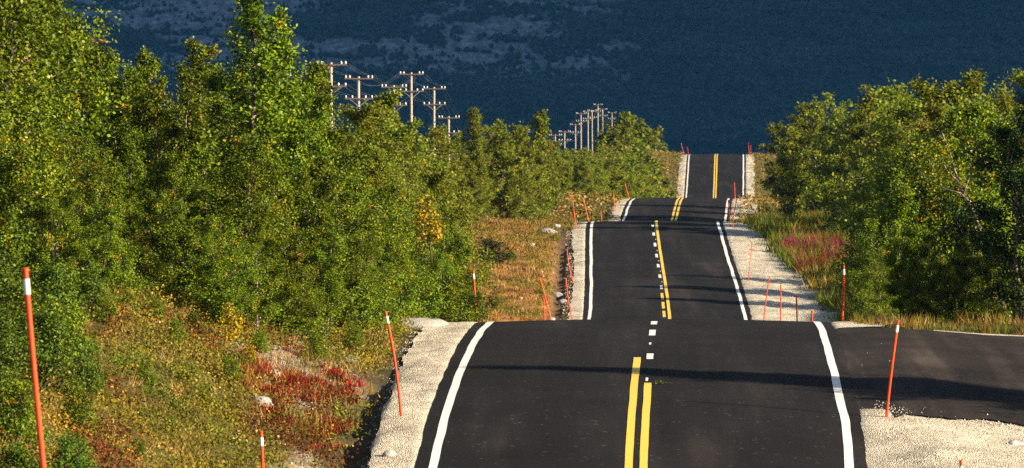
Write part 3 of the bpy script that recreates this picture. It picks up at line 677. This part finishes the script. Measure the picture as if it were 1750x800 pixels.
# left bank heath
x, d, u = scatter_ud(rng, 13500, -14, -4.55, 60, 118)
P_ = {k: np.array(v) for k, v in PAL.items()}
def lerp(c, k, t): return c*(1-t[:, None])+P_[k]*t[:, None]
hn = fbm(x*.7, d*.4, 61, 4); hn2 = fbm(x*.9+9, d*.5, 67, 4); hn3 = fbm(x*1.1+3, d*.6, 97, 4)
c = lerp(np.tile(P_['olive'], (len(x), 1)), 'green', sstep(.40, .62, hn)); c = lerp(c, 'bright', .5*sstep(.5, .7, fbm(x*1.2, d*.6, 62, 3)))
c = lerp(c, 'ochre', .75*sstep(.50, .66, hn2)); c = lerp(c, 'yellow', .55*sstep(.58, .72, fbm(x*1.6, d*.8, 68, 3)))
lowr = np.clip((1-sstep(82, 96, d))*.6+(1-sstep(.6, 2.4, np.abs(u+5.9)))*.6, .25, 1)
c = lerp(c, 'brown', .75*sstep(.50, .62, hn3)*lowr); c = lerp(c, 'dred', .6*sstep(.57, .67, hn3)*lowr)
gr = sstep(-9.0, -11.0, u+(d-80)*.02); c = lerp(c, 'bright', .6*gr)
oth = rng.random(len(x)) < .10; c[oth] = pick(rng, oth.sum(), {'yellow': 1, 'straw': 1.5, 'orange': 1, 'dred': .6, 'bright': 2})
bare = baremask(x, d) > .45; k = ~bare
V, Fq, cc = clumps(x[k], d[k], c[k], rng, 40, .14, .24, .043, False)
tag(link('heath_plants', mesh_np('heath_plants', V, Fq, None, M_COVER, False, col=cc)), 'olive, yellow and brown heath plants covering the left bank', 'ground cover', kind='stuff')
x, d, u = scatter_ud(rng, 1500, -11, -4.5, 62, 112)
V, T3, cc = clumps(x, d, pick(rng, len(x), {'straw': 2, 'ochre': 2, 'olive': 4, 'orange': 1}), rng, 18, .10, .24, .012, True)
tag(link('bank_grass', mesh_np('bank_grass', V, None, T3, M_COVER, False, col=cc)), 'thin dry grass standing on the left bank', 'grass', kind='stuff')
# red fireweed patch
x, d, u = scatter_ud(rng, 620, -7.0, -4.7, 84, 96)
k = (((u+5.35)/1.0)**2+((d-89.3)/3.8)**2 < 1) & (fbm(x*2.1, d*1.1, 88, 4) > .48) | ((np.abs(u+6.45) < .2) & (np.abs(d-91.5) < .8))
V1, T3, c1 = clumps(x[k], d[k], pick(rng, k.sum(), {'red': 4, 'dred': 2.5, 'orange': 1, 'brown': 1}), rng, 60, .13, .16, .024, True)
tag(link('red_fireweed', mesh_np('red_fireweed', V1, None, T3, M_COVER, False, col=c1)), 'patch of deep red autumn plants on the pale left bank', 'ground cover', kind='stuff')
x, d, u = scatter_ud(rng, 1500, -8.4, -4.7, 70, 95)
k = fbm(x*1.1+3, d*.6, 97, 4) > .60; nk = int(k.sum())
V, Fq, cc = clumps(x[k], d[k], pick(rng, nk, {'red': .6, 'dred': 3, 'orange': 1, 'brown': 3}), rng, 44, .13, .26, .04, False)
tag(link('rust_heath', mesh_np('rust_heath', V, Fq, None, M_COVER, False, col=cc)), 'rust red and orange heath plants broken over the left bank', 'ground cover', kind='stuff')
# orange grass left of the second rise
x, d, u = scatter_ud(rng, 9000, -11, -4.0, 170, 345)
c = pick(rng, len(x), {'orange': 2.2, 'straw': 3, 'ochre': 3, 'brown': 3, 'olive': 1.2}); keep = ~((u > -4.95) & (d > 216) & (d < 275)); x = x[keep]; d = d[keep]; u = u[keep]; c = c[keep]
hn = fbm(x*.4, d*.22, 93, 3); k = (hn > .53) | (d > 285); c[k] = pick(rng, k.sum(), {'olive': 4, 'ochre': 3, 'green': 2, 'straw': 1})
V, T3, cc = clumps(x, d, c, rng, 18, .22, .18, .034, True)
tag(link('orange_grass', mesh_np('orange_grass', V, None, T3, M_COVER, False, col=cc)), 'orange dry grass left of the second rise', 'grass', kind='stuff')
x, d, u = scatter_ud(rng, 2600, -11, -4.9, 180, 300); k = fbm(x*.5, d*.25, 98, 3) > .50; nk = int(k.sum())
V, Fq, cc = clumps(x[k], d[k], pick(rng, nk, {'olive': 3, 'green': 2, 'brown': 3, 'dred': 1.2, 'ochre': 2}), rng, 22, .26, .3, .075, False)
tag(link('verge_heath', mesh_np('verge_heath', V, Fq, None, M_COVER, False, col=cc)), 'patches of olive and brown heath in the orange grass', 'ground cover', kind='stuff')
# verges of the far rises
x, d, u = scatter_ud(rng, 9000, -16, -3.9, 340, 690); x2, d2, u2 = scatter_ud(rng, 6000, 3.9, 14, 280, 690)
x = np.concatenate([x, x2]); d = np.concatenate([d, d2])
c = pick(rng, len(x), {'olive': 4, 'ochre': 3, 'green': 2, 'straw': 1.5, 'brown': 1, 'yellow': .5}); V, Fq, cc = clumps(x, d, c, rng, 9, .3, .4, .16, False)
tag(link('far_verge_plants', mesh_np('far_verge_plants', V, Fq, None, M_COVER, False, col=cc)), 'olive and ochre plants on the verges of the far rises', 'ground cover', kind='stuff')
# right verge: yellow green plants and pink fireweed by the second rise, grass by the side road
x, d, u = scatter_ud(rng, 3600, 4.6, 12, 200, 290); k = u > rightW(d)-.2+rng.normal(0, .25, len(u)); x = x[k]; d = d[k]; u = u[k]
V, T3, cc = clumps(x, d, pick(rng, len(x), {'olive': 3, 'bright': 2.5, 'green': 4, 'yellow': .6, 'ochre': 1, 'brown': .8}), rng, 30, .25, .6, .05, True)
tag(link('verge_grass', mesh_np('verge_grass', V, None, T3, M_COVER, False, col=cc)), 'tall yellow green grass bordering the right gravel area', 'grass', kind='stuff')
x, d, u = scatter_ud(rng, 330, 6.0, 8.6, 250, 268); k = (u > rightW(d)+.1) & (fbm(x*.8, d*.4, 89, 3) > .44); x = x[k]; d = d[k]
V, T3, cc = clumps(x, d, pick(rng, len(x), {'pink': 2.2, 'red': 1.0, 'dred': 3, 'green': 1}), rng, 26, .2, .75, .035, True)
tag(link('pink_fireweed', mesh_np('pink_fireweed', V, None, T3, M_COVER, False, col=cc)), 'pink and red fireweed beside the right gravel area', 'fireweed', kind='stuff')
x, d, u = scatter_ud(rng, 1500, 3.8, 16, 104, 116); k = (d > 106.6-.42*(u-3.2)+.3) & (fbm(x*.9, d*.9, 95, 3) > .42); x = x[k]; d = d[k]
V, T3, cc = clumps(x, d, pick(rng, len(x), {'olive': 3, 'straw': 2.5, 'ochre': 2, 'green': 2, 'brown': 2}), rng, 24, .15, .24, .016, True)
tag(link('side_road_grass', mesh_np('side_road_grass', V, None, T3, M_COVER, False, col=cc)), 'straw coloured grass along the far edge of the side road', 'grass', kind='stuff')

# loose stones on the shoulders
def stones():
    r = np.random.default_rng(9); n = 3800
    dA = r.uniform(80, 108, n); left = r.random(n) < .55
    uA = np.where(left, -(3.3+1.15*r.beta(1.6, 1.5, n)), r.uniform(3.4, 8.5, n)); k = left | (dA < 89.5+(-.42)*(uA-3.2)) | (r.random(n) < .06)
    dB = r.uniform(225, 280, 2500); uB = np.where(r.random(2500) < .4, -r.uniform(3.4, 4.3, 2500), r.uniform(3.3, 7.5, 2500))
    uE = r.uniform(3.6, 9, 900); dE = 89.4-.42*(uE-3.2)+r.normal(0, .45, 900)
    dC = r.uniform(74, 103, 9000); uC = r.uniform(-7, -4.7, 9000); kc = baremask(roadX(dC)+uC, dC) > .35; kc &= r.random(9000) < .8
    dA = np.concatenate([dA[k], dB, dC[kc], dE]); uA = np.concatenate([uA[k], uB, uC[kc], uE]); n = len(dA); x = roadX(dA)+uA; z = ground(x, dA)+np.where(uA > 3.3, .045, .02)
    sz = (.007+.045*r.beta(.8, 9, n))*np.where(dA > 200, 1.8, 1.0)
    oc = np.array([(1, 0, 0), (-1, 0, 0), (0, 1, 0), (0, -1, 0), (0, 0, 1), (0, 0, -1)], float); ft = np.array([(0, 2, 4), (2, 1, 4), (1, 3, 4), (3, 0, 4), (2, 0, 5), (1, 2, 5), (3, 1, 5), (0, 3, 5)])
    V = np.stack([x, dA, z], -1)[:, None]+(oc[None]*r.uniform(.6, 1.3, (n, 6, 1))+r.normal(0, .15, (n, 6, 3)))*sz[:, None, None]
    T = (ft[None]+np.arange(n)[:, None, None]*6).reshape(-1, 3)
    tag(link('loose_gravel', mesh_np('loose_gravel', V.reshape(-1, 3), None, T, M_ROCK_PALE, False)), 'loose gravel stones on the road shoulders', 'gravel', kind='stuff')
stones()

# rocks one can count
def rock(px, d, sx, sy, sz, label, mat=M_ROCK, sink=.35, seed=0):
    import bmesh
    bm = bmesh.new(); bmesh.ops.create_icosphere(bm, subdivisions=3, radius=1); r = np.random.default_rng(seed); ph = r.uniform(0, 50, 3)
    for v in bm.verts:
        p = v.co; k = 1+.55*(float(fbm(np.array([p.x*1.3+ph[0]+p.z]), np.array([p.y*1.3+ph[1]-p.z*.7]), seed, 3)[0])-.5)
        v.co = Vector((p.x*sx*k, p.y*sy*k, p.z*sz*k))
    me = bpy.data.meshes.new('rock'); bm.to_mesh(me); bm.free(); me.materials.append(mat)
    X = pxX(px, d); o = link('rock', me, None, (X, d, gz(X, d)+sz*(1-2*sink)*.5)); o.rotation_euler = (0, 0, r.uniform(0, 6))
    for p in me.polygons: p.use_smooth = True
    tag(o, label, 'rock')
rock(705, 106.5, .62, .5, .17, 'long flat grey rock at the crest left of the gravel shoulder', M_ROCK, .2, 1)
rock(745, 107.0, .22, .25, .12, 'small flat rock beside the long flat grey rock', M_ROCK, .2, 11)
rock(365, 74, .30, .4, .24, 'grey boulder poking out of the bank at the bottom edge', M_ROCK, .2, 2)
rock(445, 87.5, .2, .25, .14, 'grey stone left of the red plants on the bank', M_ROCK, .2, 3)
rock(465, 90.5, .13, .15, .1, 'smaller grey stone above the grey stone by the red plants', M_ROCK, .2, 4)
rock(665, 85.5, .10, .1, .08, 'pale stone at the lip of the ditch', M_ROCK_PALE, .2, 5)
rock(908, 262, .15, .15, .12, 'white rounded stone in the orange grass left of the second rise', M_ROCK_PALE, .2, 6)
rock(935, 272, .45, .5, .2, 'low grey outcrop in the orange grass near the second crest', M_ROCK, .3, 7)
rock(952, 277, .16, .2, .14, 'pale stone in the grass near the second crest', M_ROCK_PALE, .2, 8)
rock(942, 226, .14, .14, .11, 'pale stone in the ditch between leaning snow poles', M_ROCK_PALE, .2, 9)
rock(950, 240, .22, .3, .15, 'grey rock on the ditch side left of the second rise', M_ROCK, .3, 10)
rock(936, 371, .7, .7, .32, 'grey outcrop in the grass left of the third rise', M_ROCK, .3, 12)
rock(1150, 607, .35, .4, .3, 'reddish stone at the foot of the fourth rise', M_ROCK_PALE, .2, 13)
rock(1735, 86.5, .1, .12, .07, 'small stone on the pale gravel at the right edge', M_ROCK_PALE, .2, 14)

for i, (px, d, k, lab) in enumerate([(868, 270, .14, 'small white stone far left in the orange grass'), (925, 248, .16, 'pale stone in the middle of the orange grass'), (890, 232, .15, 'pale stone low in the orange grass'), (962, 236, .3, 'grey stone on the dark ditch side of the second rise'), (905, 283, .2, 'grey stone at the top of the orange grass')]):
    rock(px, d, k*.65, k*.66, k*.45, lab, M_ROCK_PALE if 'pale' in lab or 'white' in lab else M_ROCK, .2, 30+i)
for px, d, h, lab in [(872, 252, .6, 'low dark bush in the orange grass beside the large dark bush'), (925, 236, .45, 'low olive bush in the lower orange grass'), (950, 268, .4, 'low bush near the second crest in the orange grass'), (845, 226, .7, 'low bush at the left edge of the orange grass')]:
    X = pxX(px, d); k = h/1.5; o = empty('dwarf_birch_shrub', (X, d, gz(X, d)-.05), px, (k*1.5, k*1.5, k)); tag(o, lab, 'shrub'); link('stem', SHRUB_MID[0][0], o); link('crown', SHRUB_MID[0][1], o)
# ------------------------------------------------------------------ snow poles
def snow_pole(tx, ty, bx, d, label, thick=.022, band=True, cross=False):
    X = pxX(bx, d); z0 = gz(X, d)-.05; top = np.array([pxX(tx, d)-X, RNG.normal(0, .02), pyZ(ty, d)-z0]); L = np.linalg.norm(top); dv = top/L
    o = empty('snow_pole', (X, d, z0)); tag(o, label, 'snow pole', 'orange snow poles along the road')
    bend = np.array([dv[2], 0, -dv[0]])*RNG.normal(0, .012)*L
    def seg(a, b, r, name, mat, n=5):
        q = np.linspace(a, b, n); pts = dv*L*q[:, None]+bend*(q*(1-q)*4)[:, None]
        tk = Parts(); rr = np.full(n, r); V, Fq = tube(pts, rr, 8); tk.add(V, Fq)
        me = mesh_np(name, V, Fq, [(0+k, 0, 0) for k in []] or None, mat, True)
        return link(name, me, o)
    rod = seg(0, 1, thick, 'rod', M_ORANGE, 9)
    seg(.992, 1.004, thick*1.08, 'cap', M_ORANGE, 3)
    if band and d < 125:
        bl = .11/L; seg(1-.07/L-bl, 1-.07/L, thick+.003, 'reflector_band', M_BAND, 3)
    if cross:
        tk = Parts(); p = dv*(L*.86); tk.add(*tube([p+np.array([-.09, 0, .02]), p, p+np.array([.18, 0, -.02])], np.array([.02, .022, .018]), 6)); link('cross_tie', tk.mesh('cross_tie', M_ORANGE), o)
for a in [
    (43, 460, 95, 40, 'thick near snow pole with a white band left of everything, leaning left', .021),
    (446, 738, 459, 72, 'snow pole showing only its top at the bottom edge on the left bank'),
    (659, 533, 686, 88.6, 'snow pole standing in the left gravel shoulder of the nearest rise'),
    (809, 462, 820, 118, 'upright snow pole just beyond the nearest crest, left side'),
    (967, 477, 979, 224.5, 'snow pole on the lower left gravel edge of the second rise'),
    (923, 475, 956, 212, 'strongly leaning snow pole in the orange grass left of the second rise'),
    (929, 510, 934, 200, 'short snow pole left of the strongly leaning one'),
    (969, 427, 981, 244, 'snow pole midway up the left gravel edge of the second rise'),
    (978.5, 336, 985, 275, 'tall snow pole at the top of the left gravel by the second crest'),
    (997, 340, 1010, 292, 'leaning snow pole behind the second crest on the left'),
    (1027, 360, 1031, 322, 'shortest snow pole showing behind the second crest on the left'),
    (1048.5, 327, 1050, 354, 'snow pole on the left gravel of the third rise'),
    (1067.5, 314, 1078, 380, 'leaning snow pole just behind the third crest on the left'),
    (1152.5, 323, 1155, 602, 'stubby snow pole at the left foot of the fourth rise'),
    (1164, 245, 1170, 664, 'left one of two snow poles on the highest crest, left side'),
    (1174, 250, 1178, 676, 'right one of two snow poles on the highest crest, left side'),
    (1535, 548, 1514, 88.4, 'snow pole at the junction with the side road'),
    (1442, 454, 1438, 114, 'upright snow pole with a white band before the near right trees'),
    (1315, 473, 1304, 220, 'leftmost of three snow poles on the right gravel of the second rise'),
    (1334, 487, 1326, 195, 'middle of three snow poles on the right gravel of the second rise'),
    (1361, 506, 1364, 166, 'rightmost of three snow poles on the right gravel of the second rise'),
    (1388, 532, 1389.5, 140, 'snow pole of which only a stub shows over the nearest crest'),
    (1285, 417, 1277.6, 244, 'thin snow pole with a cross tie on the right gravel of the second rise', .014, False, True),
    (1260, 336, 1252, 276.5, 'snow pole on the right side at the second crest'),
    (1245, 342, 1245, 312, 'snow pole against the right white line of the third rise', .04, False),
    (1255, 312, 1256.5, 364, 'tall snow pole on the right side of the third crest'),
    (1279, 244, 1281, 662, 'left one of the snow pole pair on the highest crest, right side'),
    (1283, 248, 1282, 676, 'right one of the snow pole pair on the highest crest, right side'),
    (1642, 787, 1646, 76, 'snow pole tip showing at the bottom edge on the right gravel')]:
    snow_pole(*a)

# ------------------------------------------------------------------ power poles
def power_mesh(H):
    sh = Parts(); t = np.linspace(0, 1, 9); sh.add(*tube(np.stack([0*t+.015*np.sin(t*5), 0*t, H*t], 1), .14-.035*t, 9))
    cap = np.array([(.12*cos(a), .12*sin(a), H) for a in np.arange(9)*2*pi/9]+[(0, 0, H+.05)])
    return sh.mesh('shaft', M_WOOD)
def box(cx, cy, cz, sx, sy, sz):
    V = np.array([(cx+i*sx/2, cy+j*sy/2, cz+k*sz/2) for k in (-1, 1) for j in (-1, 1) for i in (-1, 1)])
    return V, np.array([(0, 2, 3, 1), (4, 5, 7, 6), (0, 1, 5, 4), (2, 6, 7, 3), (0, 4, 6, 2), (1, 3, 7, 5)])
arm_me = mesh_np('crossarm', *box(0, 0, 0, 2.25, .09, .095), None, M_ARM)
def lathe(prof, k=10):
    ang = np.arange(k)*2*pi/k; V = np.array([(r*cos(a), r*sin(a), z) for r, z in prof for a in ang]); n = len(prof); i = np.arange(n-1)[:, None]*k; j = np.arange(k)[None]; j2 = (j+1) % k
    return V, np.stack([i+j, i+j2, i+k+j2, i+k+j], -1).reshape(-1, 4)
ins_me = mesh_np('insulator', *lathe([(.0, 0), (.05, .0), (.065, .05), (.052, .09), (.056, .13), (.04, .18), (.0, .2)]), None, M_PORC, True)
def brace_mesh():
    p = Parts()
    for s in (-1, 1): p.add(*tube([(s*.75, -.02, -.05), (s*.38, -.09, -.3), (s*.05, -.14, -.62)], np.array([.018]*3), 5))
    return p.mesh('brace', M_STEEL)
brace_me = brace_mesh()
def power_pole(px, top, d, label, rz=0.0, H=None):
    X = pxX(px, d); zt = pyZ(top, d); z0 = gz(X, d)-.1; H = zt-z0
    o = empty('power_pole', (X, d, z0), rz); tag(o, label, 'power pole', 'power poles along the left side')
    link('shaft', power_mesh(H), o)
    for k, dz in enumerate((.16, 1.72)):
        for side in (0,):
            a = link('crossarm', arm_me, o, (0, -.19, H-dz))
            for xx_ in (-1.03, -.72, .72, 1.03) if k == 0 else (-1.02, -.52, .52, 1.02): link('insulator', ins_me, a, (xx_, 0, .06))
        if k == 1: link('brace', brace_me, a, (0, .02, 0))
pd = lambda px: 271000.0/(1224-px)
for px, top, lab in [(514, 128, 'leftmost power pole, mostly hidden behind the slender birch'), (566, 107, 'nearest clear power pole with two crossarms right of the slender birch'), (613, 131, 'second clear power pole, only its top above the bushy birches'),
                     (673, 146, 'third clear power pole, shorter, left of the tall fourth one'), (703, 124, 'fourth clear power pole, tall between two shorter ones'), (742, 149, 'fifth clear power pole right of the tall fourth one'), (767, 199, 'low sixth power pole whose crossarm just clears the birches'),
                     (949, 230, 'leftmost and lowest pole of the far cluster'), (965, 224, 'second pole from the left in the far cluster'), (983.5, 212, 'third pole from the left in the far cluster'), (993, 193, 'fourth pole from the left in the far cluster, pale and long'), (1005, 190, 'fifth pole from the left in the far cluster'),
                     (1012, 188, 'sixth pole from the left in the far cluster, pale and long'), (1022, 178, 'highest pole of the far cluster'), (1030, 186, 'pole just right of the highest in the far cluster'), (1046, 192, 'rightmost pole of the far cluster above the birch clump')]:
    power_pole(px, top, pd(px), lab, .12)

# wires slung from insulator to insulator
def wires(poles):
    poles = sorted(poles, key=lambda o: o.location.y)
    for k, dz in enumerate((.16, 1.72)):
        for xo in ((-1.03, -.72, .72, 1.03) if k == 0 else (-1.02, -.52, .52, 1.02)):
            A = []
            for o in poles:
                sh_ = [c for c in o.children if c.name.startswith('shaft')][0]; H = max(v.co.z for v in sh_.data.vertices)
                c_, s_ = cos(o.rotation_euler.z), sin(o.rotation_euler.z); A.append((o.location.x+xo*c_+.19*s_, o.location.y+xo*s_-.19*c_, o.location.z+H-dz+.27))
            A = np.array(A); pts = []
            for a, b in zip(A[:-1], A[1:]):
                q = np.linspace(0, 1, 12, endpoint=False)[:, None]; sag = .00045*np.linalg.norm(b-a)**2*.4; pts.append(a+(b-a)*q-np.array([0, 0, sag*4])*(q*(1-q)))
            pts = np.concatenate(pts+[A[-1:]]); V, Fq = tube(pts, np.full(len(pts), .003), 4)
            tag(link('wire', mesh_np('wire', V, Fq, None, M_STEEL, True)), 'thin sagging wire strung along the power poles', 'wire', 'wires of the power line')
wires([o for o in COL.objects if o.name.startswith('power_pole')])

# twig lying on the road
def twig():
    d = 91.9; r = np.random.default_rng(3); X = pxX(1122, d); z = float(roadZ(d))+.012
    tk = Parts(); tk.add(*tube([(-.02, 0, 0), (.1, .02, .01), (.26, .0, .012)], np.array([.006, .005, .003]), 5)); o = empty('leafy_twig', (X, d, z)); tag(o, 'small green leafy twig lying on the asphalt by the yellow lines', 'twig')
    link('stem', tk.mesh('stem', M_TWIG), o); P = np.stack([r.uniform(-.03, .2, 14), r.normal(0, .02, 14), r.uniform(.01, .04, 14)], -1)
    V, Fq = leaf_quads(P, np.full(14, .05), unit(r.normal(0, .4, (14, 3))+np.array([0, -.3, 1])), r); link('leaves', mesh_np('leaves', V, Fq, None, M_LEAF_GREEN, False, tint=np.full(56, .6)), o)
twig()
